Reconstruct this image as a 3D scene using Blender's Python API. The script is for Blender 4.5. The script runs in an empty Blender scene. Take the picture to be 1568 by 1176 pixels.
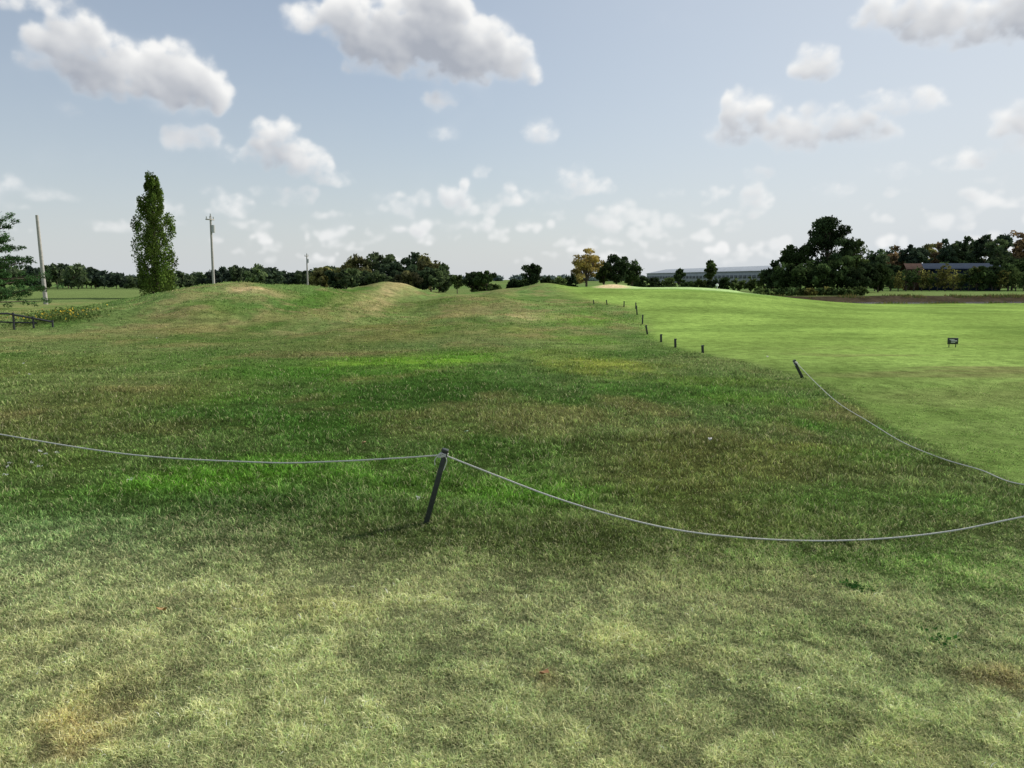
import bpy, math, numpy as np
from mathutils import Vector
rng=np.random.default_rng(7)
sc=bpy.context.scene
# ------------------------------------------------------------------ camera
EYE=1.6; FPX=1231.0; PITCH=math.atan(160/FPX)
cam=bpy.data.cameras.new("camera"); co=bpy.data.objects.new("camera",cam); sc.collection.objects.link(co)
co.location=(0,0,EYE); co.rotation_euler=(math.pi/2-PITCH,0,0)
cam.sensor_width=36; cam.lens=36*FPX/1568; cam.clip_start=0.05; cam.clip_end=9000
sc.camera=co
sc.view_settings.view_transform='Standard'; sc.view_settings.look='None'; sc.view_settings.exposure=0
# ------------------------------------------------------------------ numpy noise
_T=rng.random((256,256))
def vn(x,y):
    xi=np.floor(x).astype(int); yi=np.floor(y).astype(int); fx=x-xi; fy=y-yi
    fx=fx*fx*(3-2*fx); fy=fy*fy*(3-2*fy)
    a=_T[xi&255,yi&255];b=_T[(xi+1)&255,yi&255];c=_T[xi&255,(yi+1)&255];d=_T[(xi+1)&255,(yi+1)&255]
    return (a*(1-fx)+b*fx)*(1-fy)+(c*(1-fx)+d*fx)*fy
def fbm(x,y,o=4,s=0):
    r=0;a=.5;t=0
    for i in range(o):
        r=r+a*vn(x*0.8+y*.6+s*17.3+i*31.7, y*.8-x*.6+s*9.1+i*11.3); t+=a; a*=.5; x=x*2.03; y=y*2.03
    return r/t-.5          # about -.5 .. .5
def ss(a,b,x):
    t=np.clip((x-a)/(b-a),0,1); return t*t*(3-2*t)
def g(x,c,s): return np.exp(-((x-c)/s)**2)
# ------------------------------------------------------------------ terrain height
def H(x,y):
    x=np.asarray(x,float); y=np.asarray(y,float)
    yy=np.maximum(y,1.0); b=x/yy; s=y-.12*(x-25)
    z=-0.6*ss(50,92,np.hypot(x,y))
    z=z+1.42*g(x,-11.0,4.4)*g(y,37,7)+.60*g(x,-16,4)*g(y,39,8)+.30*g(x,-13,5)*g(y,28,4)
    z=z+1.36*g(x,-7.3,2.7)*g(y,48,6)
    z=z+.55*g(x,-1.9,2.2)*g(y,40,5)
    z=z+0.95*ss(26,56,y)*(1-ss(74,100,y))*ss(-.15,-.01,b)*(1-ss(.2,.46,b))
    z=z+0.40*g(b,.04,.026)*g(y,62,8)-.42*g(b,-.045,.025)*g(y,55,14)+.22*g(b,.22,.10)*g(y,63,9)
    z=z+.30*g(x,7.4,1.7)*g(y,60.5,1.8)
    z=z-0.22*g(x,6.5,3.5)*g(y,9.5,3.8)
    n=ss(7,14,y)
    z=z+.05*fbm(x/1.7,y/1.7,3,1)*n+.34*fbm(x/8,y/8,3,2)*ss(14,34,y)*(1-ss(120,300,y))*(1-.8*ss(.05,.15,b))
    lm=ss(18,30,y)*(1-ss(55,70,y))*(1-ss(-.02,.06,b))*ss(-.6,-.42,b)
    z=z+(.62*fbm(x/3.4,y/4.0,3,7)+.16*fbm(x/1.1,y/1.3,3,17))*lm
    z=z+.02*fbm(x/.9,y/.9,2,3)*(1-n)
    m=ss(.27,.36,b)*(y>0)*ss(56,65,s)*(1-ss(85,96,s))
    z=z*(1-m)+m*(-.42-.5*g(s,73,3.2)+.42*g(s,80,2.6)+.06*fbm(x/3,y/2,3,11))
    return z
def pixel_ray(u,v):  # world direction of the camera ray through an image pixel
    xx=(u-784)/FPX; yy=(588-v)/FPX
    return np.array([xx, math.cos(PITCH)+yy*math.sin(PITCH), -math.sin(PITCH)+yy*math.cos(PITCH)])
_t=np.geomspace(1.5,500,4000)
def spot(u,v):  # u, v are image pixel coordinates
    """terrain point hit by the camera ray through an image pixel"""
    d=pixel_ray(u,v); X=d[0]*_t; Y=d[1]*_t; Z=EYE+d[2]*_t
    k=np.nonzero(Z<H(X,Y))[0]
    k=k[0] if len(k) else len(_t)-1
    return X[k],Y[k]
def XY(u,D): return ((u-784)/FPX/1.008*D, D)
# ------------------------------------------------------------------ terrain colour
def S(r,g_,b_): 
    c=np.array([r,g_,b_])/255.; return np.where(c<.04045,c/12.92,((c+.055)/1.055)**2.4)
bpts=[spot(*p) for p in [(1568,745),(1480,712),(1400,672),(1330,632),(1280,600),(1228,577),(1150,556),(1077,541),(1035,532),(1012,524),(992,505),(980,482),(958,469),(880,456)]]
bY=np.array([3.0]+[p[1] for p in bpts]+[90]); bX=np.array([7.0]+[p[0] for p in bpts]+[bpts[-1][0]-1]); o=np.argsort(bY); bY=bY[o]; bX=bX[o]
def fairway(x,y):
    xb=np.interp(y,bY,bX)+.10*fbm(x/.6,y/.6,3,8)*np.clip(y/8,.5,4)
    return ss(-.02,.02,(x-xb)/np.maximum(y,2))*(y>2)
# (u,v,ru,rv,colour(sRGB),strength)
PT=[(430,640,330,50,(72,102,44),.9),(560,570,240,26,(80,114,46),.9),(450,735,330,34,(98,138,50),.9),(800,760,190,22,(100,136,54),.85),  # dark midground greens: lush grass, with cloud shadow also put into the colour
(250,610,120,14,(98,132,52),.7),(700,600,140,22,(66,96,42),.8),(620,552,100,9,(126,160,58),.9),(720,545,60,7,(108,144,54),.85),
(760,680,130,40,(80,108,48),.75),(330,775,350,24,(82,106,54),.7),(600,820,420,26,(86,100,56),.6),(1030,720,190,46,(108,112,62),.7),(1150,690,160,30,(104,106,60),.65),
(1250,690,60,12,(138,138,78),.65),(1330,700,120,16,(94,120,56),.65),(1340,770,170,24,(94,122,58),.75),(1050,600,160,14,(86,118,52),.8),
(930,562,80,12,(138,144,66),.75),(850,540,70,8,(122,138,66),.6),(1100,585,120,7,(112,138,62),.7),(1180,615,130,8,(106,134,60),.7),(1250,650,90,12,(86,120,52),.8),(900,620,130,14,(80,108,50),.6),(880,520,70,8,(108,140,60),.6),
(120,630,150,50,(108,112,66),.8),(60,560,140,20,(104,116,62),.7),(250,655,100,14,(112,110,68),.7),(110,700,110,20,(100,120,58),.6),
(300,505,100,12,(130,120,78),.7),(470,520,150,22,(96,108,58),.7),(480,470,70,26,(86,116,52),.8),(530,448,26,14,(78,108,46),.9),(560,465,50,14,(98,112,58),.6),(300,470,50,12,(112,118,66),.6),(420,495,60,12,(92,110,56),.6),  # greener patches in the mound hollows stand in for their shading
(395,441,36,5,(190,168,124),.85),(604,436,24,5,(188,166,122),.7),(250,485,40,8,(136,128,84),.6),(200,520,130,10,(106,112,64),.6),
(790,484,76,7,(178,168,118),.9),(690,480,40,8,(136,126,80),.6),(620,500,90,12,(120,116,68),.65),(820,510,70,8,(126,132,70),.6),(900,490,60,10,(118,142,66),.8),
(740,455,60,6,(116,118,70),.6),(860,458,40,5,(98,120,60),.7),(560,542,110,6,(122,116,74),.7),(470,545,90,7,(108,106,68),.65),(640,465,60,12,(104,110,62),.6),(700,510,70,8,(98,108,60),.6),
(1400,850,200,30,(98,128,62),.7),(1480,880,160,40,(104,130,64),.6),(1100,800,160,30,(102,112,60),.6),(900,830,200,26,(94,106,58),.6),(1250,830,120,14,(86,104,54),.5),
(120,1120,90,50,(188,172,120),.75),(180,1050,80,30,(172,164,112),.5),(450,930,120,30,(160,158,106),.5),(140,880,140,40,(150,158,112),.6),(80,960,70,24,(154,158,112),.5),
(950,980,80,26,(166,164,114),.45),(1080,1010,80,22,(168,168,116),.45),(1530,1040,60,26,(150,126,88),.6),(840,1040,30,12,(158,140,98),.5),(1300,1120,160,40,(142,150,96),.5),(1400,1150,90,26,(160,158,108),.4),
(330,870,60,12,(98,114,68),.4),(640,1010,60,18,(110,128,78),.35),(1250,960,160,30,(124,142,86),.5),(850,900,90,16,(106,122,72),.4),(1130,900,70,14,(114,132,76),.4)]
PW=[]
for (u,v,ru,rv,c,s) in PT:
    x,y=spot(u,v); y1=spot(u,v+rv)[1]; y2=spot(u,v-rv)[1]; rx=ru/FPX*math.hypot(x,y)
    ry=max(min(abs(y2-y1)/2,y*.35),.1,rx*.25 if y>25 else 0); PW.append((x,y,rx,ry,S(*c),s))
sandx,sandy=7.3,59.0
gx,gy=13.0,59.0
def colour(x,y):
    n1=fbm(x/2.2,y/2.2,4,4); n2=fbm(x/.45,y/.45,4,5); n3=fbm(x/7,y/7,3,6)
    yy=np.maximum(y,.5)
    near=S(148,157,102); rough=S(100,116,62); far=S(110,130,68)
    t=ss(4.0,5.3,yy+n1*2.0)
    c=near[None]*(1-t)[:,None]+rough[None]*t[:,None]
    t=ss(14,40,yy)[:,None]; c=c*(1-t)+far[None]*t
    # mottling
    k=np.clip(.5+n1*1.5+n3*.6,0,1)[:,None]
    c=c*(k*S(138,142,88)/S(120,130,72)+(1-k)*S(108,126,72)/S(120,130,72))
    for i,(px,py,rx,ry,cc,s) in enumerate(PW):
        I=np.nonzero((np.abs(x-px)<2.4*rx)&(np.abs(y-py)<2.4*ry))[0]
        if len(I)==0: continue
        X_=x[I];Y_=y[I]
        wx=X_+rx*1.6*fbm(X_/rx*1.7+i*3.3,Y_/ry*1.7,4,i); wy=Y_+ry*1.6*fbm(X_/rx*1.7,Y_/ry*1.7+i*7.7,4,i+50)
        d=((wx-px)/rx)**2+((wy-py)/ry)**2
        w=(s*np.exp(-d**1.3)*np.clip(1+1.0*n2[I]+.6*n1[I],.3,1.15))[:,None]
        c[I]=c[I]*(1-w)+cc[None]*w
    c=c*(1+.7*n2[:,None])
    # dry flecks and lush tongues in the rough
    dry=(ss(.08,.26,fbm(x/1.3,y/2.2,4,41))*ss(6,10,yy)*.45)[:,None]; c=c*(1-dry)+S(146,134,90)*dry
    dry=(ss(.02,.20,fbm(x/.8,y/1.1,4,45)+.4*n3)*ss(19,27,yy)*.55)[:,None]; c=c*(1-dry)+S(144,132,92)*dry
    grn=(ss(.06,.22,fbm(x/2.4,y/3.2,4,43))*ss(9,18,yy)*.5)[:,None]; c=c*(1-grn)+S(82,114,50)*grn
    # fairway
    f=fairway(x,y)[:,None]
    r=np.hypot(x,y)
    t=ss(8,24,yy)[:,None]
    a=S(116,136,74)[None]*(1-t)+S(138,164,82)[None]*t
    m=np.clip(.5+1.8*fbm(x/6,y/3,4,12),0,1)[:,None]
    a=a*(.78+.4*m)*(1+.3*n2[:,None])*(1+.09*np.sin((x*.8-y*.35)*1.1)[:,None])
    br=np.clip(ss(.0,.2,fbm(x/5,y/1.2,4,14))*g(y,15.5,3.5)*ss(3,7,x),0,1)[:,None]*.8
    a=a*(1-br)+S(122,116,78)*br
    dk=np.clip(ss(.0,.22,fbm(x/4,y/2,4,16)),0,1)[:,None]*.5; a=a*(1-dk)+S(100,124,60)*dk
    col_=np.exp(-(((x-gx)/8.5)**2+((y-gy)/8.5)**2)**4)[:,None]*.7; a=a*(1-col_)+S(108,142,64)*col_
    gr=np.exp(-(((x-gx)/6.3)**2+((y-gy)/6.0)**2)**4)[:,None]
    a=a*(1-gr)+S(180,208,136)*gr
    c=c*(1-f)+a*f
    # sand bunker
    w=np.exp(-(((x-sandx)/1.25)**2+((y-sandy)/1.6)**2)**2)[:,None]
    c=c*(1-w)+S(228,202,158)*w
    # far fields
    ff=ss(76,92,r)[:,None]
    fc=S(104,126,72)[None]*(1+.35*n3[:,None]); 
    band=ss(-.1,.1,np.sin(r/60+x/200))[:,None]; fc=fc*(1-band*.2)+S(140,140,90)*band*.2
    c=c*(1-ff)+fc*ff
    # ditch banks
    b=x/yy; s=y-.12*(x-25)+1.6*fbm(x/4,y/4,3,20)
    w=(ss(69,70.5,s)*(1-ss(79,81,s))*ss(.27,.34,b)*(y>0))[:,None]
    c=c*(1-w)+(S(72,64,50)*(1+.9*n2[:,None]+.8*n1[:,None]))*w
    return np.clip(c,.004,.8)
# ------------------------------------------------------------------ mesh helpers
def add_mesh(name,co_,faces,col=None,mat=None,parent=None,smooth=False):
    me=bpy.data.meshes.new(name); co_=np.asarray(co_,np.float32); faces=np.asarray(faces,np.int32); k=faces.shape[1]
    me.vertices.add(len(co_)); me.vertices.foreach_set('co',co_.ravel())
    me.loops.add(faces.size); me.loops.foreach_set('vertex_index',faces.ravel())
    me.polygons.add(len(faces)); me.polygons.foreach_set('loop_start',np.arange(0,faces.size,k,dtype=np.int32))
    if smooth: me.polygons.foreach_set('use_smooth',np.ones(len(faces),bool))
    me.update(calc_edges=True)
    if col is not None:
        at=me.color_attributes.new('Col','FLOAT_COLOR','POINT')
        col=np.asarray(col); c=np.ones((len(co_),4),np.float32); c[:,:col.shape[1]]=col; at.data.foreach_set('color',c.ravel())
    ob=bpy.data.objects.new(name,me); sc.collection.objects.link(ob)
    if mat: me.materials.append(mat)
    if parent: ob.parent=parent
    return ob
def empty(name,loc=(0,0,0)):
    e=bpy.data.objects.new(name,None); e.empty_display_size=.2; e.location=loc; sc.collection.objects.link(e); return e
def nt(mat): mat.use_nodes=True; mat.node_tree.nodes.clear(); return mat.node_tree
def simple(name,col,rough=.7,metal=0,nscale=20,namt=.3,bump=.0):
    m=bpy.data.materials.new(name); t=nt(m); N=t.nodes; L=t.links
    o=N.new('ShaderNodeOutputMaterial'); p=N.new('ShaderNodeBsdfPrincipled'); L.new(p.outputs[0],o.inputs[0])
    p.inputs['Roughness'].default_value=rough; p.inputs['Metallic'].default_value=metal
    tc=N.new('ShaderNodeTexCoord'); n=N.new('ShaderNodeTexNoise'); n.inputs['Scale'].default_value=nscale; n.inputs['Detail'].default_value=5
    L.new(tc.outputs['Object'],n.inputs['Vector'])
    r=N.new('ShaderNodeMapRange'); r.inputs[1].default_value=.25; r.inputs[2].default_value=.75; r.inputs[3].default_value=1-namt; r.inputs[4].default_value=1+namt
    L.new(n.outputs[0],r.inputs[0]); v=N.new('ShaderNodeVectorMath'); v.operation='SCALE'; v.inputs[0].default_value=col
    L.new(r.outputs[0],v.inputs['Scale']); L.new(v.outputs[0],p.inputs['Base Color'])
    if bump: 
        b=N.new('ShaderNodeBump'); b.inputs['Strength'].default_value=bump; b.inputs['Distance'].default_value=.01; L.new(n.outputs[0],b.inputs['Height']); L.new(b.outputs[0],p.inputs['Normal'])
    return m
def leafmat(name,trans=.3,gain=1.0):
    m=bpy.data.materials.new(name); t=nt(m); N=t.nodes; L=t.links
    o=N.new('ShaderNodeOutputMaterial'); a=N.new('ShaderNodeAttribute'); a.attribute_name='Col'
    s=N.new('ShaderNodeVectorMath'); s.operation='SCALE'; s.inputs['Scale'].default_value=gain; L.new(a.outputs['Color'],s.inputs[0])
    d=N.new('ShaderNodeBsdfDiffuse'); tr=N.new('ShaderNodeBsdfTranslucent'); mx=N.new('ShaderNodeMixShader'); mx.inputs[0].default_value=trans
    L.new(s.outputs[0],d.inputs[0]); L.new(s.outputs[0],tr.inputs[0]); L.new(d.outputs[0],mx.inputs[1]); L.new(tr.outputs[0],mx.inputs[2]); L.new(mx.outputs[0],o.inputs[0])
    return m
# ------------------------------------------------------------------ ground
gm=bpy.data.materials.new("turf"); t=nt(gm); N=t.nodes; L=t.links
o_=N.new('ShaderNodeOutputMaterial'); a=N.new('ShaderNodeAttribute'); a.attribute_name='Col'
geo=N.new('ShaderNodeNewGeometry')
def noise(sc_,det,rough=.6):
    n=N.new('ShaderNodeTexNoise'); n.inputs['Scale'].default_value=sc_; n.inputs['Detail'].default_value=det; n.inputs['Roughness'].default_value=rough; L.new(geo.outputs['Position'],n.inputs['Vector']); return n
def mr(src,a0,a1,b0,b1):
    r=N.new('ShaderNodeMapRange'); r.inputs[1].default_value=a0; r.inputs[2].default_value=a1; r.inputs[3].default_value=b0; r.inputs[4].default_value=b1; L.new(src,r.inputs[0]); return r.outputs[0]
n1=noise(3.2,6,.85); n2=noise(45,2,.7)
m1=mr(n1.outputs[0],.3,.7,.45,1.55); m2=mr(n2.outputs[0],.3,.7,.75,1.25)
mm=N.new('ShaderNodeMath'); mm.operation='MULTIPLY'; L.new(m1,mm.inputs[0]); L.new(m2,mm.inputs[1])
s=N.new('ShaderNodeVectorMath'); s.operation='SCALE'; L.new(a.outputs['Color'],s.inputs[0]); L.new(mm.outputs[0],s.inputs['Scale'])
d=N.new('ShaderNodeBsdfDiffuse'); L.new(s.outputs[0],d.inputs[0]); 
bp=N.new('ShaderNodeBump'); bp.inputs['Strength'].default_value=.6; bp.inputs['Distance'].default_value=.07; L.new(n1.outputs[0],bp.inputs['Height']); L.new(bp.outputs[0],d.inputs['Normal'])
L.new(d.outputs[0],o_.inputs[0])
ang=np.concatenate([np.linspace(-180,-48,34)[:-1],np.linspace(-48,48,640),np.linspace(48,180,34)[1:]])*math.pi/180
rad=np.concatenate([[.02],np.geomspace(.6,2,10)[:-1],np.geomspace(2,130,580)[:-1],np.geomspace(130,5000,50)])
A,R=np.meshgrid(ang,rad); X=(R*np.sin(A)).ravel(); Y=(R*np.cos(A)).ravel()
Z=H(X,Y); C=colour(X,Y)
# shade of the gaps between blades darkened into the ground colour near the viewer
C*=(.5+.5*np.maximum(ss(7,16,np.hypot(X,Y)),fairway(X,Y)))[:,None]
na=len(ang); nr=len(rad); i=np.arange(nr-1)[:,None]*na+np.arange(na-1)[None]; i=i.ravel()
F_=np.stack([i,i+1,i+na+1,i+na],1)[:,::-1]
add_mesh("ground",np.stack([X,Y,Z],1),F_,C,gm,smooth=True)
# ------------------------------------------------------------------ grass blades
NB=780000
p0,p1=2.0**-.45,42.0**-.45
yb=(p0-(p0-p1)*rng.random(NB))**(-1/.45)
xb=(rng.random(NB)*2-1)*.72*yb
fw=fairway(xb,yb); keep=(fw<.5)|((rng.random(NB)<.6)&(yb<13)); xb=xb[keep]; yb=yb[keep]; fw=fw[keep]; NB=len(xb)
cl=fbm(xb/.35,yb/.35,3,30); cl2=fbm(xb/1.6,yb/1.6,3,31); cl3=fbm(xb/.085,yb/.085,3,33)
tr=ss(4.2,6.0,yb+cl2*2); fr=ss(7,16,yb)
Lb=(.020+.020*rng.random(NB))*(1-tr)+(.026+.034*rng.random(NB))*(1+1.1*cl)*tr
Lb*=np.clip(1+.8*cl+1.0*cl3,.35,2); Lb=Lb*(1-.7*fw)*(1-.4*ss(12,22,yb)+.5*ss(22,34,yb)); wb=(.0020+.0014*rng.random(NB))*np.clip((yb/2.6)**.9,1,10)
th=rng.random(NB)*2*np.pi+cl*3; ln=(.5+1.2*rng.random(NB))*(1-.25*tr)
dx=np.cos(th)*ln; dy=np.sin(th)*ln; nrm=np.sqrt(1+ln**2); dx/=nrm; dy/=nrm; dz=1/nrm
ph=rng.random(NB)*2*np.pi; sx=np.cos(ph); sy=np.sin(ph)
zb=H(xb,yb)-.004
V=np.zeros((NB,5,3))
V[:,0]=np.stack([xb-sx*wb/2,yb-sy*wb/2,zb],1); V[:,1]=np.stack([xb+sx*wb/2,yb+sy*wb/2,zb],1)
mx=xb+dx*Lb*.45; my=yb+dy*Lb*.45; mz=zb+Lb*(.3+.35*dz)
V[:,2]=np.stack([mx-sx*wb*.42,my-sy*wb*.42,mz],1); V[:,3]=np.stack([mx+sx*wb*.42,my+sy*wb*.42,mz],1)
V[:,4]=np.stack([xb+dx*Lb*1.15,yb+dy*Lb*1.15,zb+Lb*dz*.95],1)
bi=(np.arange(NB)*5)[:,None]
T=np.concatenate([bi+[0,1,3],bi+[0,3,2],bi+[2,3,4]],0)
cb=colour(xb,yb)*np.clip(1.2+1.8*cl3+.5*cl*(1-tr),.35,2.2)[:,None]
v_=np.exp(rng.normal(0,1,NB)*(.38-.14*fr))[:,None]; cb=cb*v_
st=(rng.random(NB)<(.25*(1-tr)+.07*tr)*(1+1.5*cl)*(1-.5*fr))[:,None]; cb=np.where(st,cb*.4+S(210,202,156)*.62,cb)
gr_=(rng.random(NB)<.3)[:,None]; cb=np.where(gr_&~st,cb*np.array([.80,.96,.82]),cb)
CB=np.repeat(cb[:,None],5,1); CB[:,0:2]*=.58  # blade roots darkened in colour for the shaded gaps between blades
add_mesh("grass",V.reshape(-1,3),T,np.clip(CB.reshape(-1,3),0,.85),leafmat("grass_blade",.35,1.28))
# ------------------------------------------------------------------ trees
LEAF=leafmat("foliage",.3,1.45)
BARK=simple("bark",(.10,.075,.055),.9,0,6,.4,.5)
def tubes(segs,n=6):
    vs=[];fs=[];b=0
    for (p,q,r0,r1) in segs:
        p=np.array(p,float);q=np.array(q,float); d=q-p; l=np.linalg.norm(d)
        if l<1e-6: continue
        d/=l; u=np.cross(d,[.3,.9,.1]); u/=np.linalg.norm(u); w=np.cross(d,u)
        for c,r in ((p,r0),(q,r1)):
            for k in range(n):
                a_=2*math.pi*k/n; vs.append(c+r*(math.cos(a_)*u+math.sin(a_)*w))
        for k in range(n):
            k2=(k+1)%n; fs.append((b+k,b+k2,b+n+k2,b+n+k))
        b+=2*n
    return np.array(vs),np.array(fs)
def leaves(cent,size,col,r,asp=.62):
    n=len(cent); a=r.normal(size=(n,3)); a/=np.linalg.norm(a,axis=1)[:,None]; b=np.cross(a,r.normal(size=(n,3))); b/=np.linalg.norm(b,axis=1)[:,None]
    s=(size*(.5+r.random(n)))[:,None]; a=a*s; b=b*s*asp
    V=np.stack([cent-a,cent-b*.9+a*.15,cent+a,cent+b*.9-a*.1],1)
    F=np.arange(n*4).reshape(n,4); return V.reshape(-1,3),F,np.repeat(col,4,0)
def crown(h,w,kind,r,nl,size,col):
    """returns leaves + limb segments for a tree standing at origin"""
    segs=[]; P=[];Cc=[]
    col=np.array(col)
    if kind=='poplar':
        segs.append(((0,0,0),(0,0,h*.5),h*.022,h*.014)); segs.append(((0,0,h*.5),(0,0,h*.95),h*.014,.02))
        nc=140
        for k in range(nc):
            t_=(k+.5)/nc; zz=h*(.03+.95*t_)
            prof=w/2*(min(1,.74+t_*1.0))*(1-max(0,(t_-.45)/.62)**1.7)*(.88+.24*r.random())
            a_=r.random()*6.28; rr=prof*(.15+.85*r.random()**.6)*.86
            c=np.array([rr*math.cos(a_),rr*math.sin(a_),zz]); rc=w*.135*(1-.6*t_)*(.7+.6*r.random())
            segs.append(((0,0,max(.3,zz-h*.09)),tuple(c),h*.004,.015))
            m=int(nl/nc); q=r.normal(size=(m,3)); q/=np.linalg.norm(q,axis=1)[:,None]; q*=(r.random(m)**.4)[:,None]*rc; q[:,2]*=2.4
            P.append(c+q); Cc.append(np.repeat((col*np.exp(r.normal(0,.28)))[None],m,0)*np.exp(r.normal(0,.22,(m,1))))
    elif kind=='pine':
        segs.append(((0,0,0),(0,0,h*.97),h*.022,.03))
        nt_=17
        for k in range(nt_):
            t_=k/(nt_-1); zz=h*(.05+.9*t_); R_=w/2*(1-t_)**.75+.15
            nb=8 if t_<.7 else 6
            for j in range(nb):
                a_=j*6.28/nb+k*.7+.4*r.normal(); rr=R_*(.55+.6*r.random()); base=np.array([0,0,zz]); e=np.array([rr*math.cos(a_),rr*math.sin(a_),zz+rr*(.18+.12*r.normal())])
                segs.append((tuple(base),tuple(e),.045,.012)); cbr=col*np.exp(r.normal(0,.32))
                nt2=7
                for q_ in range(nt2):
                    s_=.25+.8*q_/nt2; cc_=base+(e-base)*s_+r.normal(0,.10,3)*rr*.35; m=int(nl/(nt_*8*nt2)); rad_=.20+.16*r.random()
                    q=r.normal(size=(m,3)); q/=np.linalg.norm(q,axis=1)[:,None]; q*=(r.random(m)**.4)[:,None]*rad_; q[:,2]*=.55
                    P.append(cc_+q); Cc.append(np.repeat((cbr*np.exp(r.normal(0,.2)))[None],m,0)*np.exp(r.normal(0,.25,(m,1))))
        P=np.concatenate(P); Cc=np.concatenate(Cc)
        return leaves(P,size,Cc,r,.28)+(segs,)
    else:
        base=.22 if kind!='bush' else .02
        tz=h*base; segs.append(((0,0,-.2),(0,0,tz+h*.15),h*.028,h*.02))
        nc=34 if kind!='sparse' else 46
        off=r.normal(0,.04,2)*w
        for k in range(nc):
            a_=r.random()*6.28; ct=r.random()*2-1; rr=r.random()**.4
            st_=math.sqrt(1-ct*ct)
            wob=1+.22*math.sin(a_*2+off[0]*5)+.12*math.sin(a_*3+2)
            c=np.array([w/2*.80*rr*st_*math.cos(a_)*wob+off[0],w/2*.80*rr*st_*math.sin(a_)*wob,tz+(h-tz)*(.5+.42*ct*rr)])
            if c[2]<h*.45: c[:2]*=1.05
            rc=min(w,h)*(.15 if kind!='sparse' else .10)*(.6+.8*r.random())
            m0=(off[0]*.3+c[0]*.25,c[1]*.25,tz+(c[2]-tz)*.45)
            segs.append(((0,0,tz+h*.05),m0,h*.012,h*.007)); segs.append((m0,tuple(c),h*.007,h*.002))
            m=int(nl/nc*(.5+r.random())); q=r.normal(size=(m,3)); q/=np.linalg.norm(q,axis=1)[:,None]; q*=(r.random(m)**.45)[:,None]*rc; q[:,2]*=.72
            P.append(c+q); Cc.append(np.repeat((col*np.exp(r.normal(0,.3)))[None],m,0)*np.exp(r.normal(0,.22,(m,1))))
    P=np.concatenate(P); Cc=np.concatenate(Cc)
    return leaves(P,size,Cc,r)+(segs,)
def tree(name,u,D,vtop,wpx,kind,col,nl=5000,size=None,vbase=None):
    x,y=XY(u,D); z=float(H(x,y)); h=EYE+(428-vtop)/FPX*D-z; w=wpx/FPX*D
    r=np.random.default_rng(abs(int(u*13+D))); size=size or D*.0016
    V,F,Cc,segs=crown(h,w,kind,r,nl,size,col)
    e=empty(name,(x,y,z)); add_mesh("foliage",V,F,np.clip(Cc,0,.6),LEAF,e)
    tv,tf=tubes(segs); add_mesh("trunk_and_limbs",tv,tf,None,BARK,e,True); return e
def trees_mass(name,lst,col,nl=900,size=.35,kind='round',seed=1,haze=0):
    r=np.random.default_rng(seed); VV=[];FF=[];CC=[];b=0;TV=[];TF=[];tb=0
    for (u,D,vtop,wpx) in lst:
        x,y=XY(u,D); z=float(H(x,y)); h=max(1.2,EYE+(428-vtop)/FPX*D-z); w=wpx/FPX*D
        c0=np.array(col[r.integers(len(col))])*np.exp(r.normal(0,.2))
        V,F,Cc,segs=crown(h,w,kind,r,nl,size,c0)
        VV.append(V+[x,y,z]);FF.append(F+b);b+=len(V);CC.append(Cc)
        tv,tf=tubes(segs[:12],5); TV.append(tv+[x,y,z]);TF.append(tf+tb);tb+=len(tv)
    CC=np.concatenate(CC); 
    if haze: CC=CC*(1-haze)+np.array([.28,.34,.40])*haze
    e=empty(name); add_mesh("foliage",np.concatenate(VV),np.concatenate(FF),np.clip(CC,0,.6),LEAF,e)
    add_mesh("trunks",np.concatenate(TV),np.concatenate(TF),None,BARK,e)
G1=S(56,70,40);G2=S(70,82,46);G3=S(48,60,38);OLV=S(94,92,50);YEL=S(150,134,80);RUST=S(98,80,52)
tree("poplar_tree",240,97,273,72,'poplar',S(74,90,40),22000,.12)
tree("pine_tree",-32,44,282,200,'pine',S(56,80,46),46000,.085)
def prof(pts,step,D,wj,dj,seed,jit=5):
    r=np.random.default_rng(seed); us=np.arange(pts[0][0],pts[-1][0],step); out=[]
    for u in us:
        u=u+r.normal()*step*.3; out.append((u,D+r.normal()*dj,np.interp(u,[p[0] for p in pts],[p[1] for p in pts])+abs(r.normal())*jit-2,wj*(.7+.6*r.random())))
    return out
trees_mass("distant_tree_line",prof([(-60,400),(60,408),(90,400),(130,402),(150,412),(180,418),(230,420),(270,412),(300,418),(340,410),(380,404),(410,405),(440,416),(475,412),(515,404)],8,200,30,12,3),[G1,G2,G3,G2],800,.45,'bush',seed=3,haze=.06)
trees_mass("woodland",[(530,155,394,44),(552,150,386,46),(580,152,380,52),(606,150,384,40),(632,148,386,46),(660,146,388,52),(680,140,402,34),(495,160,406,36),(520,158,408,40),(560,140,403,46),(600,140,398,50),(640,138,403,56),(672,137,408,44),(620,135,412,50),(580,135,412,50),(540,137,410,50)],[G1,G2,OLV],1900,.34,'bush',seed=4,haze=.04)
tree("oak_tree",722,112,414,36,'round',G3,2600); tree("oak_tree",745,110,411,34,'round',G1,2600)
tree("oak_tree",700,125,420,20,'round',G2,1400); tree("oak_tree",815,118,401,34,'round',G3,2800)
tree("oak_tree",898,112,378,66,'sparse',YEL,4600,.15); tree("oak_tree",944,115,381,42,'round',G3,3500); tree("oak_tree",968,118,396,38,'round',G1,2600)
tree("oak_tree",925,120,398,30,'round',G2,2200)
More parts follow.
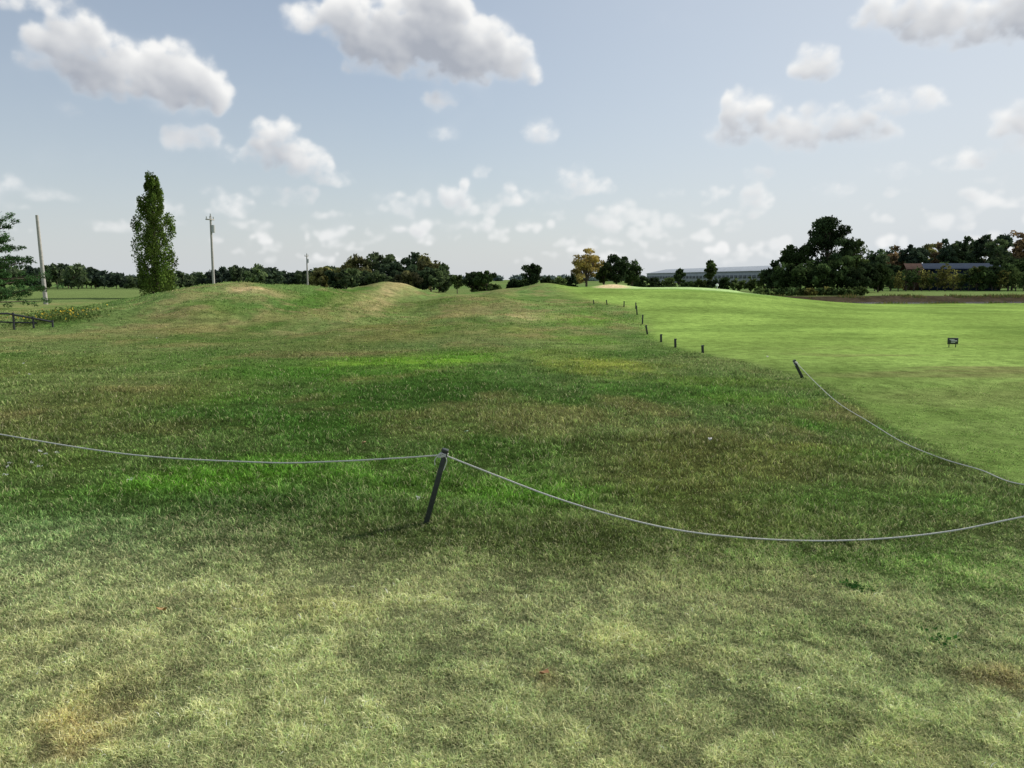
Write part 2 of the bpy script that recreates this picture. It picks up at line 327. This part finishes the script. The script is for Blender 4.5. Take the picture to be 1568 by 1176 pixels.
trees_mass("hedgerow",[(735,112,432,40),(755,112,434,30),(785,120,428,24),(800,120,424,22),(838,118,421,26),(856,116,420,26),(875,122,416,26),(980,122,418,24),(1000,125,421,26),(1022,125,423,24),(1050,150,427,30),(1070,150,425,30),(1090,150,426,26),(1110,150,424,30),(1130,150,425,30),(1150,148,423,26),(1170,145,412,26)],[G1,G3,G2],1000,.22,'bush',seed=5)
tree("maple_tree",1040,150,409,20,'round',G1,1200); tree("maple_tree",1088,160,397,22,'round',G2,1500)
tree("maple_tree",1268,138,333,84,'round',G3,9000,.24)
tree("maple_tree",1214,136,370,62,'round',G1,5000,.22); tree("maple_tree",1308,142,362,50,'round',G2,3800,.22)
trees_mass("woodland",[(1185,135,394,36),(1200,130,400,40),(1240,130,398,50),(1290,130,388,60),(1325,135,392,50),(1262,128,402,60),(1215,128,402,50),(1310,128,405,50),(1345,140,400,40)],[G3,G1],1600,.3,'bush',seed=6)
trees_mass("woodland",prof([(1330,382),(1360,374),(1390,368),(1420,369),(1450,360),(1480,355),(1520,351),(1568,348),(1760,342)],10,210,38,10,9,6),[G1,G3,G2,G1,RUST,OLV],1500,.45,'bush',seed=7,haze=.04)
trees_mass("woodland",[(1340,170,405,40),(1365,172,403,30),(1400,182,400,40),(1440,182,402,40),(1480,184,400,40),(1525,156,392,36),(1550,165,382,50),(1580,165,380,60),(1500,154,404,34),(1545,160,402,40),(1630,165,378,70)],[G3,G1],1500,.36,'bush',seed=8)
trees_mass("hedgerow",[(u,100+3*math.sin(u),440+2*math.sin(u*.7),26) for u in range(1165,1330,11)]+[(u,154,409+6*math.sin(u*1.7),28) for u in range(1340,1600,12)],[G2,OLV,G1],520,.18,'bush',seed=21)
# far hazy tree belt on the horizon
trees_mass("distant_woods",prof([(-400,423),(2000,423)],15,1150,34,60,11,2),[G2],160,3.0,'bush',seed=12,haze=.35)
# reeds on the near bank
r=np.random.default_rng(5); n=6000
x=24+46*r.random(n); Dr=68.6+1.6*r.random(n)+.12*(x-25); far_=r.random(n)<.4; Dr=np.where(far_,Dr+9.5,Dr); k=fbm(x/2,Dr/2,3,9)>.0; Dr,x=Dr[k],x[k]; n=len(x); z=H(x,Dr); hh=.08+.22*r.random(n); wv=.05
V=np.stack([np.stack([x-wv,Dr,z],1),np.stack([x+wv,Dr,z],1),np.stack([x+r.normal(0,.10,n),Dr,z+hh],1)],1)
rc=np.where(r.random((n,1))<.4,S(112,102,62),S(70,84,42))
add_mesh("reeds",V.reshape(-1,3),np.arange(n*3).reshape(n,3),np.repeat(rc,3,0),LEAF)
# water in the ditch
wm=bpy.data.materials.new("pond_water"); t=nt(wm); o_=t.nodes.new('ShaderNodeOutputMaterial'); p=t.nodes.new('ShaderNodeBsdfPrincipled'); p.inputs['Base Color'].default_value=(.03,.035,.03,1); p.inputs['Roughness'].default_value=.12
nn=t.nodes.new('ShaderNodeTexNoise'); nn.inputs['Scale'].default_value=6; b=t.nodes.new('ShaderNodeBump'); b.inputs['Strength'].default_value=.2; t.links.new(nn.outputs[0],b.inputs['Height']); t.links.new(b.outputs[0],p.inputs['Normal']); t.links.new(p.outputs[0],o_.inputs[0])
ww=[];xs=np.linspace(27,110,30)
for xx in xs: ww+= [(xx,73+.12*(xx-25)-4.5,-.53),(xx,73+.12*(xx-25)+5,-.53)]
add_mesh("pond",ww,[(2*k,2*k+2,2*k+3,2*k+1) for k in range(29)],None,wm)
# ------------------------------------------------------------------ generic box builder
def box(c,s,rz=0,bev=0):
    cx,cy,cz=c; x,y,z=[k/2 for k in s]; ca,sa=math.cos(rz),math.sin(rz)
    v=[(a_*x,b_*y,c_*z) for a_ in(-1,1) for b_ in(-1,1) for c_ in(-1,1)]
    v=[(cx+a_*ca-b_*sa,cy+a_*sa+b_*ca,cz+c_) for a_,b_,c_ in v]
    return np.array(v),np.array([(0,1,3,2),(4,6,7,5),(0,4,5,1),(2,3,7,6),(0,2,6,4),(1,5,7,3)])
def boxes(name,lst,mat,parent=None,bevel=0):
    VV=[];FF=[];b=0
    for l in lst:
        v,f=box(*l); VV.append(v);FF.append(f+b);b+=8
    ob=add_mesh(name,np.concatenate(VV),np.concatenate(FF),None,mat,parent)
    if bevel:
        m=ob.modifiers.new("bevel",'BEVEL'); m.width=bevel; m.segments=2
    return ob
# ------------------------------------------------------------------ utility poles
WOOD=simple("weathered_wood",(.42,.39,.36),.9,0,8,.25,.3); DARK=simple("dark_metal",(.03,.03,.035),.5,0,30,.2); CER=simple("insulator",(.5,.5,.5),.3)
def pole(u,D,vtop,kind,lean=0):
    x,y=XY(u,D); z=float(H(x,y)); h=EYE+(428-vtop)/FPX*D-z; e=empty("utility_pole",(x,y,z))
    r0=.17 if D<150 else .2
    v,f=tubes([((0,0,-.3),(lean*h*.5,0,h*.5),r0,r0*.85),((lean*h*.5,0,h*.5),(lean*h,0,h),r0*.85,r0*.65)],10); add_mesh("pole",v,f,None,WOOD,e,True)
    lx=lean*h
    if kind:
        boxes("crossarm",[((lx,-.2,h-.45),(1.1 if kind==1 else 1.8,.12,.14),.9)],WOOD,e)
        v,f=tubes([((lx+k*.5*math.cos(.9),-.2+k*.5*math.sin(.9),h-.38),(lx+k*.5*math.cos(.9),-.2+k*.5*math.sin(.9),h-.12),.05,.07) for k in(-.9,0,.9)]+[((lx,0,h),(lx,0,h+.25),.05,.07)],8); add_mesh("insulators",v,f,None,CER,e)
        v,f=tubes([((lx+.3,-.1,h-2.0),(lx+.3,-.1,h-1.1),.22,.22)],12); add_mesh("transformer",v,f,None,CER,e)
    return e
pole(327,98,333,1); pole(68,66,332,0,-.006*5); pole(471,190,390,1); pole(599,260,405,1)
# ------------------------------------------------------------------ buildings
GREY=simple("grey_metal_roof",(.30,.33,.36),.7,0,.3,.15); WALL=simple("pale_siding",(.38,.40,.41),.7,0,.5,.12); DRK=simple("dark_opening",(.10,.11,.12),.6); BLUE=simple("blue_cladding",(.02,.034,.06),.95,0,1,.2); BRN=simple("brown_timber",(.07,.04,.03),.9,0,2,.3)
for m_ in (BLUE,BRN):
    for n_ in m_.node_tree.nodes:
        if n_.type=='BSDF_PRINCIPLED': n_.inputs['Specular IOR Level'].default_value=.05
def longhouse(name,p,q,wd,he,hr,mw,mr_,nb,gut=None,win=None):
    p=np.array(p,float);q=np.array(q,float);d=q-p;l=np.linalg.norm(d);d/=l;a_=math.atan2(d[1],d[0]); e=empty(name,(p[0],p[1],-.6)); e.rotation_euler=(0,0,a_)
    boxes("walls",[((l/2,wd/2,he/2),(l,wd,he))],mw,e)
    V=[(-.6,-.6,he-.1),(l+.6,-.6,he-.1),(l+.6,wd/2,hr),(-.6,wd/2,hr),(-.6,wd+.6,he-.1),(l+.6,wd+.6,he-.1)]
    add_mesh("roof",V,[(0,1,2,3),(3,2,5,4)],None,mr_,e)
    add_mesh("gables",[(0,0,he+.002),(0,wd,he+.002),(0,wd/2,hr-.15),(l,0,he+.002),(l,wd,he+.002),(l,wd/2,hr-.15)],[(0,2,1),(3,4,5)],None,mw,e)
    boxes("windows",[((l*(k+.5)/nb,-.03,he*.55),(l/nb*.8,.06,he*.26)) for k in range(nb)],win or DRK,e)
    boxes("gutter",[((l/2,-.66,he-.05),(l+1.2,.1,.2))],gut or WALL,e)
longhouse("warehouse",(98,590),(127,405),30,6.6,9.6,WALL,GREY,34)
longhouse("farm_shed",(83,164),(97,161),8,4.3,5.5,BLUE,BLUE,5,BLUE,DARK)
longhouse("cabin",(79.2,162),(81.3,161.7),3,4.2,5.4,BRN,BRN,2,BRN,DARK)
# ------------------------------------------------------------------ rope fence
POST=simple("green_black_steel",(.035,.042,.036),.5,.2,40,.35,.2)
ROPE=simple("rope_fibre",(.62,.61,.55),.9,0,160,.3,.6); 
def rope(pts,rad=.005,name="rope",parent=None):
    cu=bpy.data.curves.new(name,'CURVE'); cu.dimensions='3D'; sp=cu.splines.new('POLY')
    pts=np.array(pts,float)
    P=np.vstack([2*pts[0]-pts[1],pts,2*pts[-1]-pts[-2]]); out=[]
    for k in range(1,len(P)-2):
        for s_ in np.linspace(0,1,14)[:-1]:
            out.append(.5*((2*P[k])+(-P[k-1]+P[k+1])*s_+(2*P[k-1]-5*P[k]+4*P[k+1]-P[k+2])*s_**2+(-P[k-1]+3*P[k]-3*P[k+1]+P[k+2])*s_**3))
    out.append(pts[-1]); sp.points.add(len(out)-1)
    for k,o in enumerate(out): sp.points[k].co=(*o,1)
    cu.bevel_depth=rad; cu.bevel_resolution=3; cu.materials.append(ROPE)
    ob=bpy.data.objects.new(name,cu); sc.collection.objects.link(ob); ob.parent=parent; return ob
def stake(x,y,top,w=.045,wrap=True,seed=1):
    z=float(H(x,y)); e=empty("fence_post",(x,y,z)); tx,ty,tz=top[0]-x,top[1]-y,top[2]-z
    d=np.array([tx,ty,tz]); l=np.linalg.norm(d); q=Vector(d).to_track_quat('Z','Y').to_euler()
    b=boxes("stake",[((0,0,l/2-.04),(w,w*.34,l+.08)),((-w*.42,-w*.32,l/2-.04),(w*.16,w*.5,l+.076)),((w*.42,-w*.32,l/2-.04),(w*.16,w*.5,l+.076))],POST,e,.002); b.rotation_euler=q
    c=boxes("cap",[((0,-w*.1,l+.01),(w*1.12,w*.95,.022))],POST,e,.004); c.rotation_euler=q
    if wrap:
        u=d/l; pts=[]
        for k in range(34):
            a_=k*.75; pts.append(u*(l-.035+.028*k/34+.004*math.sin(k*2.1))+np.array([math.cos(a_)*w*.62,math.sin(a_)*w*.55,0]))
        rope(pts,.0042,"rope_wrap",e)
        rope([u*(l-.03)+[.02,-.02,0],u*(l-.06)+[.035,-.03,0],u*(l-.12)+[.03,-.03,0]],.003,"rope_tail",e)
        rope([u*(l-.02)+[-.03,-.02,0],u*(l-.045)+[-.045,-.03,.0],u*(l-.085)+[-.035,-.03,0]],.003,"rope_tail_short",e)
    return e
x0,y0=spot(650,803); dt=pixel_ray(680,692); tt=y0/dt[1]; top0=(dt[0]*tt,y0,EYE+dt[2]*tt)
stake(x0,y0,top0,.046)
stake(-5.5,7.1,(-5.5,7.1,.47)); stake(4.35,4.75,(4.4,4.75,.46))
def pt(u,v,Y): dd=pixel_ray(u,v); k=Y/dd[1]; return (dd[0]*k,Y,EYE+dd[2]*k)
a0=(top0[0],top0[1],top0[2]-.02)
rope([a0,pt(600,702,5.3),pt(500,707,5.55),pt(400,708,5.8),pt(200,696,6.1),pt(0,665,6.45),(-4.9,6.8,.38),(-5.5,7.1,.45)])
rope([a0,pt(760,728,5.0),pt(850,762,4.93),pt(950,792,4.85),pt(1060,815,4.78),pt(1200,827,4.74),pt(1330,826,4.74),pt(1450,814,4.74),pt(1568,791,4.75),(4.4,4.75,.44)])
xq,yq=spot(1230,579); dq=pixel_ray(1217,553); kq=yq/dq[1]; topq=(dq[0]*kq,yq,EYE+dq[2]*kq)
stake(xq,yq,topq,.05)
def rg(u,v,lift=.03):
    x,y=spot(u,v); return (x,y,float(H(x,y))+lift)
rope([topq,pt(1250,587,12.0),pt(1285,618,10.6),rg(1330,652,.05),rg(1380,682,.04),rg(1440,708,.04),rg(1500,728,.05),pt(1568,742,6.0),(4.2,5.3,.2),(4.4,4.75,.44)],.0045)
for (u,v,hp) in [(1077,541,11),(1035,532,12),(1013,524,11),(992,512,13),(983,497,14),(976,482,13),(973,473,9),(955,470,8),(930,467,7),(910,466,6)]:
    x,y=spot(u,v); z=float(H(x,y)); h=hp*y/FPX
    stake(x,y,(x+rng.normal()*.03,y,z+h),.06,False)
# ------------------------------------------------------------------ small golf sign
x,y=spot(1458,532); z=float(H(x,y)); e=empty("yard_sign",(x,y,z)); SG=simple("sign_green",(.02,.03,.025),.4); WH=simple("white_paint",(.75,.75,.72),.5,0,50,.05)
boxes("legs",[((-.08,0,.06),(.014,.014,.16)),((.08,0,.06),(.014,.014,.16))],DARK,e); boxes("board",[((0,-.01,.15),(.25,.02,.15))],SG,e,.004)
boxes("lettering",[((-.03,-.0225,.185),(.12,.004,.014)),((.02,-.0225,.155),(.15,.004,.022)),((0,-.0225,.12),(.10,.004,.014))],WH,e)
x,y=15.2,60.0; z=float(H(x,y)); e=empty("tee_marker",(x,y,z)); v,f=tubes([((0,0,0),(0,0,.22),.03,.03),((0,0,.22),(0,0,.36),.11,.10),((0,0,.36),(0,0,.40),.10,.02)],10); add_mesh("marker_body",v,f,None,WH,e)
# ------------------------------------------------------------------ railing + flowers at left
x,y=spot(22,505); z=float(H(x,y)); e=empty("metal_railing",(x,y,z))
segs=[]
for k in range(-3,3):
    segs.append(((k*.42,k*.25,-.05),(k*.42,k*.25,.5 if k<1 else .5-.12*k),.028,.028))
segs+=[((-1.26,-.75,.5),(-.1,-.06,.47),.03,.03),((-.1,-.06,.47),(.84,.5,.2),.03,.03),((-1.26,-.75,.3),(.5,.3,.18),.022,.022)]
v,f=tubes(segs,8); add_mesh("rails",v,f,None,DARK,e,True)
r=np.random.default_rng(3); n=2400; cu_=np.array([spot(75,492),spot(105,490),spot(50,496),spot(120,487)]); k=r.integers(0,4,n)
P=np.stack([cu_[k,0]+r.normal(0,.4,n),cu_[k,1]+r.normal(0,.5,n),np.zeros(n)],1); P[:,2]=H(P[:,0],P[:,1])+.35*r.random(n)**1.5
cc=np.where((P[:,2:3]-H(P[:,0],P[:,1])[:,None]>.15)&(r.random((n,1))<.14),S(200,172,66),S(84,100,54))
V,F,Cc=leaves(P,.035,cc,r); add_mesh("yellow_flowers",V,F,Cc,LEAF)
# ------------------------------------------------------------------ little things in the grass
def discs(name,spots,col,size,lift,n=8,spread=.02,seed=1,flat=False):
    r=np.random.default_rng(seed); P=[]
    for (u,v) in spots:
        x,y=spot(u,v); q=r.normal(0,spread,(n,3)); q[:,2]=abs(q[:,2])*.6; P.append(q+[x,y,float(H(x,y))+lift])
    P=np.concatenate(P); V,F,Cc=leaves(P,size,np.repeat(np.array(col)[None],len(P),0)*np.exp(r.normal(0,.15,(len(P),1))),r); return add_mesh(name,V,F,Cc,LEAF)
discs("white_clover",[(14,716),(12,722),(48,716),(62,698),(88,700),(30,575),(45,577),(70,702),(36,560),(240,520),(520,516),(8,735),(60,722),(200,742),(640,772)],(.5,.5,.48),.007,.04,14,.011)
discs("broadleaf_weed",[(1300,900),(1313,905),(1325,907),(1440,986),(1430,982),(330,660)],S(50,84,38),.011,.006,30,.032,2)
for (u,v,c) in [(557,682,(190,150,110)),(248,942,(178,140,88)),(1087,676,(215,210,200)),(714,665,(150,175,140)),(833,1040,(150,110,70)),(1175,548,(210,205,195))]:  # tan ones are fallen leaves; some pale ones stand for golf balls
    x,y=spot(u,v); z=float(H(x,y))+.03
    n_=9; V=[(0,0,0.006)]+[( .028*math.cos(2*math.pi*k/n_)*(1 if k%2 else .7), .022*math.sin(2*math.pi*k/n_)*(1 if k%2 else .75), .010*math.sin(k*1.7)) for k in range(n_)]
    m=simple("leaf_or_ball_tint",tuple(S(*c)),.8,0,60,.3); ob=add_mesh("leaf_or_golf_ball",V,[(0,1+k,1+(k+1)%n_) for k in range(n_)],None,m); ob.location=(x,y,z); ob.rotation_euler=(.5,.2,u)
# ------------------------------------------------------------------ sun
SAZ,SEL=math.radians(62),math.radians(36)
sd=Vector((math.sin(SAZ)*math.cos(SEL),math.cos(SAZ)*math.cos(SEL),math.sin(SEL)))
sl=bpy.data.lights.new("sun",'SUN'); sl.energy=4.1; sl.angle=math.radians(.6); sl.color=(1,.96,.88); so=bpy.data.objects.new("sun",sl); so.rotation_euler=sd.to_track_quat('Z','Y').to_euler(); so.location=(30,30,40); sc.collection.objects.link(so)
# ------------------------------------------------------------------ cumulus field (sky dome sector, 4.5 km away)
def azel(u,v):
    d=pixel_ray(u,v); return math.atan2(d[0],d[1]), math.asin(d[2]/np.linalg.norm(d))
BL=[(108,72,40,36),(58,94,26,14),(150,104,44,34),(205,126,48,28),(262,118,44,40),(305,142,28,34),(230,146,62,18),(100,168,26,10),
(60,6,62,16),(470,30,38,18),(540,38,48,30),(600,52,54,42),(662,46,52,50),(722,86,50,40),(785,98,34,28),(580,95,48,22),(640,10,45,24),(690,106,66,18),(676,152,32,15),
(418,212,22,28),(440,236,34,26),(478,256,40,20),(515,272,30,14),(372,240,32,13),(296,212,42,18),(75,298,42,10),(355,316,30,14),(590,300,28,9),(678,206,22,12),(828,204,30,18),(738,264,14,10),(790,264,22,5),
(880,272,22,18),(905,286,36,15),(1027,298,24,9),(1154,305,24,16),(1165,265,22,12),(1245,102,28,24),(1140,168,28,26),(1175,160,24,14),(1130,205,36,18),(1215,198,58,26),(1290,190,54,24),(1370,160,50,18),(1420,155,30,16),(1320,205,50,14),
(1475,246,34,16),(1365,262,34,12),(1282,290,32,9),(1365,18,44,24),(1440,30,60,28),(1510,42,60,24),(1575,25,56,34),(1565,190,34,22),(1570,225,36,14),(175,345,36,10),(455,302,32,13),(1100,205,30,10)]
EXTRA=[(-150,120,70,34),(-260,250,60,20),(1700,90,70,34),(1760,230,60,20),(1660,300,40,12),(-90,310,40,12)]
NA,NE=1500,430; AZ=np.linspace(-.92,.92,NA); EL=np.linspace(.004,.53,NE); da=AZ[1]-AZ[0]; de=EL[1]-EL[0]
GA,GE=np.meshgrid(AZ,EL)
wa=.024*fbm(GA*34,GE*34,3,61)+.013*fbm(GA*110,GE*110,5,62); we=.020*fbm(GA*34,GE*34,3,63)+.012*fbm(GA*110,GE*110,5,64)
Th=np.zeros_like(GA); AL=np.zeros_like(GA)
def puff(a,e,rx,ry,amp,wk,al):
    m=1.2
    i0=max(0,int((a-rx*m-.02-AZ[0])/da)); i1=min(NA,int((a+rx*m+.02-AZ[0])/da)+1); j0=max(0,int((e-ry*m-.02-EL[0])/de)); j1=min(NE,int((e+ry*m+.02-EL[0])/de)+1)
    if i1<=i0 or j1<=j0: return
    sl_=(slice(j0,j1),slice(i0,i1))
    d2=((GA[sl_]+wa[sl_]*wk-a)/rx)**2+((GE[sl_]+we[sl_]*wk-e)/ry)**2
    v=amp*np.clip(1-d2,0,1)
    up=v>Th[sl_]; Th[sl_]=np.maximum(Th[sl_],v); AL[sl_]=np.where(up&(v>0),al,AL[sl_])
rc_=np.random.default_rng(77)
for (u,v,ru,rv) in BL+EXTRA:
    a_,e_=azel(u,v); rx=ru/FPX*1.12; ry=rv/FPX*1.10; wk=min(1.0,ry/.024+.15); al=1.0 if rv>15 else (.9 if rv>12 else .7)
    puff(a_,e_,rx,ry,ry*.8,wk,al)
    for k in range(int(10+ru/2.2)):
        t_=rc_.random()*2*math.pi; q=rc_.random()**.5; ce=math.sin(t_)*q*.9; ce=ce if ce>-.4 else -.4*rc_.random()
        rs=ry*(.28+.38*rc_.random()); bt=ry*.8*math.sqrt(max(0,1-q*q*.8))
        puff(a_+math.cos(t_)*q*.92*rx,e_+ce*ry,rs*1.15,rs,bt*.6+rs*.6,wk*.7,al)
for k in range(600):
    e_=.018+.085*rc_.random()**1.25; a_=rc_.uniform(-.9,.9); 
    if fbm(np.array([a_*7]),np.array([e_*30]),2,70)[0]<-.05: continue
    rx=(.005+.012*rc_.random()**1.5)*(.45+e_*7.5); ry=rx*(.38+.40*rc_.random()); al=.5+.45*rc_.random()
    for j in range(5): puff(a_+rc_.normal()*rx*.7,e_+abs(rc_.normal())*ry*.6,rx*(.4+.5*rc_.random()),ry*(.5+.6*rc_.random()),ry*1.2,.28,al)
def blur(Z_,n):
    for _ in range(n):
        Z_=(np.roll(Z_,1,0)+Z_*2+np.roll(Z_,-1,0))/4; Z_=(np.roll(Z_,1,1)+Z_*2+np.roll(Z_,-1,1))/4
    return Z_
Th0=blur(Th,4); ALs=blur(np.where(AL>0,AL,0),3)/np.maximum(blur((AL>0)*1.,3),1e-3)
nzf=fbm(GA*60,GE*70,6,65); ewt=ss(.03,.12,GE)
Te=Th0*(1+.7*nzf)+.016*nzf*ss(0,.006,Th0)*ewt-.0006
alpha=ss(.0,.008+.011*ewt,Te)*np.clip(ALs,0,1)
# wispy veil round the clouds
veil=ss(.0,.018,blur(Th,34)+.010*fbm(GA*24,GE*30,6,66))*.5*np.clip(.55+fbm(GA*12,GE*20,6,67)*2.2,0,1)
Tb=blur(Th,12); od=0
for k in range(1,8):
    od=od+np.roll(np.roll(Tb,-int(k*.0062/de),0),-int(k*.0022/da),1)
od=od/7
ge,ga=np.gradient(blur(Th,10),de,da)
rel=np.clip(-(ge*.8+ga*.5),-1.2,1.2)
lf=fbm(GA*26,GE*34,4,68)
bright=np.clip(.12+.94*np.exp(-od/.0100)+.15*rel+.55*lf+.08*nzf,0,1)
edge=1-ss(.0,.016,Te); bright=np.clip(bright+edge*.30,0,1)
bright=bright*ewt+(1-ewt)*np.clip(bright+.15,0,1)
white=np.array([.94,.94,.93]); grey=np.array([.40,.43,.49])
colr=grey+(white-grey)*bright[...,None]
hz=np.exp(-GE/.07)[...,None]*.4; colr=colr*(1-hz)+np.array([.85,.87,.89])*hz
tot=alpha+veil*(1-alpha); colr=(colr*alpha[...,None]+np.array([.76,.80,.85])*(veil*(1-alpha))[...,None])/np.maximum(tot,1e-4)[...,None]
tot=tot*(1-ss(.80,.92,np.abs(GA)))*(1-ss(.47,.53,GE))*ss(.004,.03,GE)
RD=4500; P=np.stack([RD*np.sin(GA)*np.cos(GE),RD*np.cos(GA)*np.cos(GE),EYE+RD*np.sin(GE)],-1).reshape(-1,3)
i=(np.arange(NE-1)[:,None]*NA+np.arange(NA-1)[None]); q=tot
cell=np.maximum(np.maximum(q[:-1,:-1],q[1:,:-1]),np.maximum(q[:-1,1:],q[1:,1:]))>.003
i=i[cell]; F=np.stack([i,i+1,i+NA+1,i+NA],1); used=np.unique(F); remap=np.zeros(NA*NE,int); remap[used]=np.arange(len(used))
RG=np.concatenate([colr.reshape(-1,3),tot.reshape(-1,1)],1)
cm=bpy.data.materials.new("cloud"); t=nt(cm); N=t.nodes; L=t.links; o_=N.new('ShaderNodeOutputMaterial'); a=N.new('ShaderNodeAttribute'); a.attribute_name='Col'
em=N.new('ShaderNodeEmission'); tp=N.new('ShaderNodeBsdfTransparent'); mx_=N.new('ShaderNodeMixShader'); L.new(a.outputs['Color'],em.inputs[0]); L.new(a.outputs['Alpha'],mx_.inputs[0]); L.new(tp.outputs[0],mx_.inputs[1]); L.new(em.outputs[0],mx_.inputs[2]); L.new(mx_.outputs[0],o_.inputs[0])
try: cm.cycles.emission_sampling='NONE'
except Exception: pass
add_mesh("sky_clouds",P[used],remap[F],RG[used],cm)
# ------------------------------------------------------------------ sky
w=bpy.data.worlds.new("World"); sc.world=w; w.use_nodes=True; t=w.node_tree; t.nodes.clear()
N=t.nodes; L=t.links
def ma(op,a=None,b=None,c=None,clamp=False):
    n=N.new('ShaderNodeMath'); n.operation=op; n.use_clamp=clamp
    for k,s_ in enumerate((a,b,c)):
        if s_ is None: continue
        if isinstance(s_,(int,float)): n.inputs[k].default_value=s_
        else: L.new(s_,n.inputs[k])
    return n.outputs[0]
tc=N.new('ShaderNodeTexCoord'); sx_=N.new('ShaderNodeSeparateXYZ'); L.new(tc.outputs['Generated'],sx_.inputs[0])
el=ma('MAXIMUM',sx_.outputs[2],0.0)
dsun=N.new('ShaderNodeVectorMath'); dsun.operation='DOT_PRODUCT'; L.new(tc.outputs['Generated'],dsun.inputs[0]); dsun.inputs[1].default_value=sd
hzf=ma('EXPONENT',ma('MULTIPLY',el,-6.5))
sunf=ma('MAXIMUM',ma('SUBTRACT',dsun.outputs['Value'],.40),0.0)
fac=ma('ADD',ma('MULTIPLY_ADD',hzf,.60,.24),ma('MULTIPLY',sunf,.9),clamp=True)
sky=N.new('ShaderNodeTexSky'); sky.sky_type='NISHITA'; sky.sun_disc=False; sky.sun_elevation=SEL; sky.sun_rotation=SAZ; sky.air_density=1.0; sky.dust_density=1.0; sky.ozone_density=1.2
mxs=N.new('ShaderNodeMix'); mxs.data_type='RGBA'; L.new(fac,mxs.inputs['Factor']); L.new(sky.outputs[0],mxs.inputs[6]); mxs.inputs[7].default_value=(6.0,6.4,6.8,1)
bg=N.new('ShaderNodeBackground'); bg.inputs['Strength'].default_value=.11; L.new(mxs.outputs[2],bg.inputs[0]); ow=N.new('ShaderNodeOutputWorld'); L.new(bg.outputs[0],ow.inputs[0])
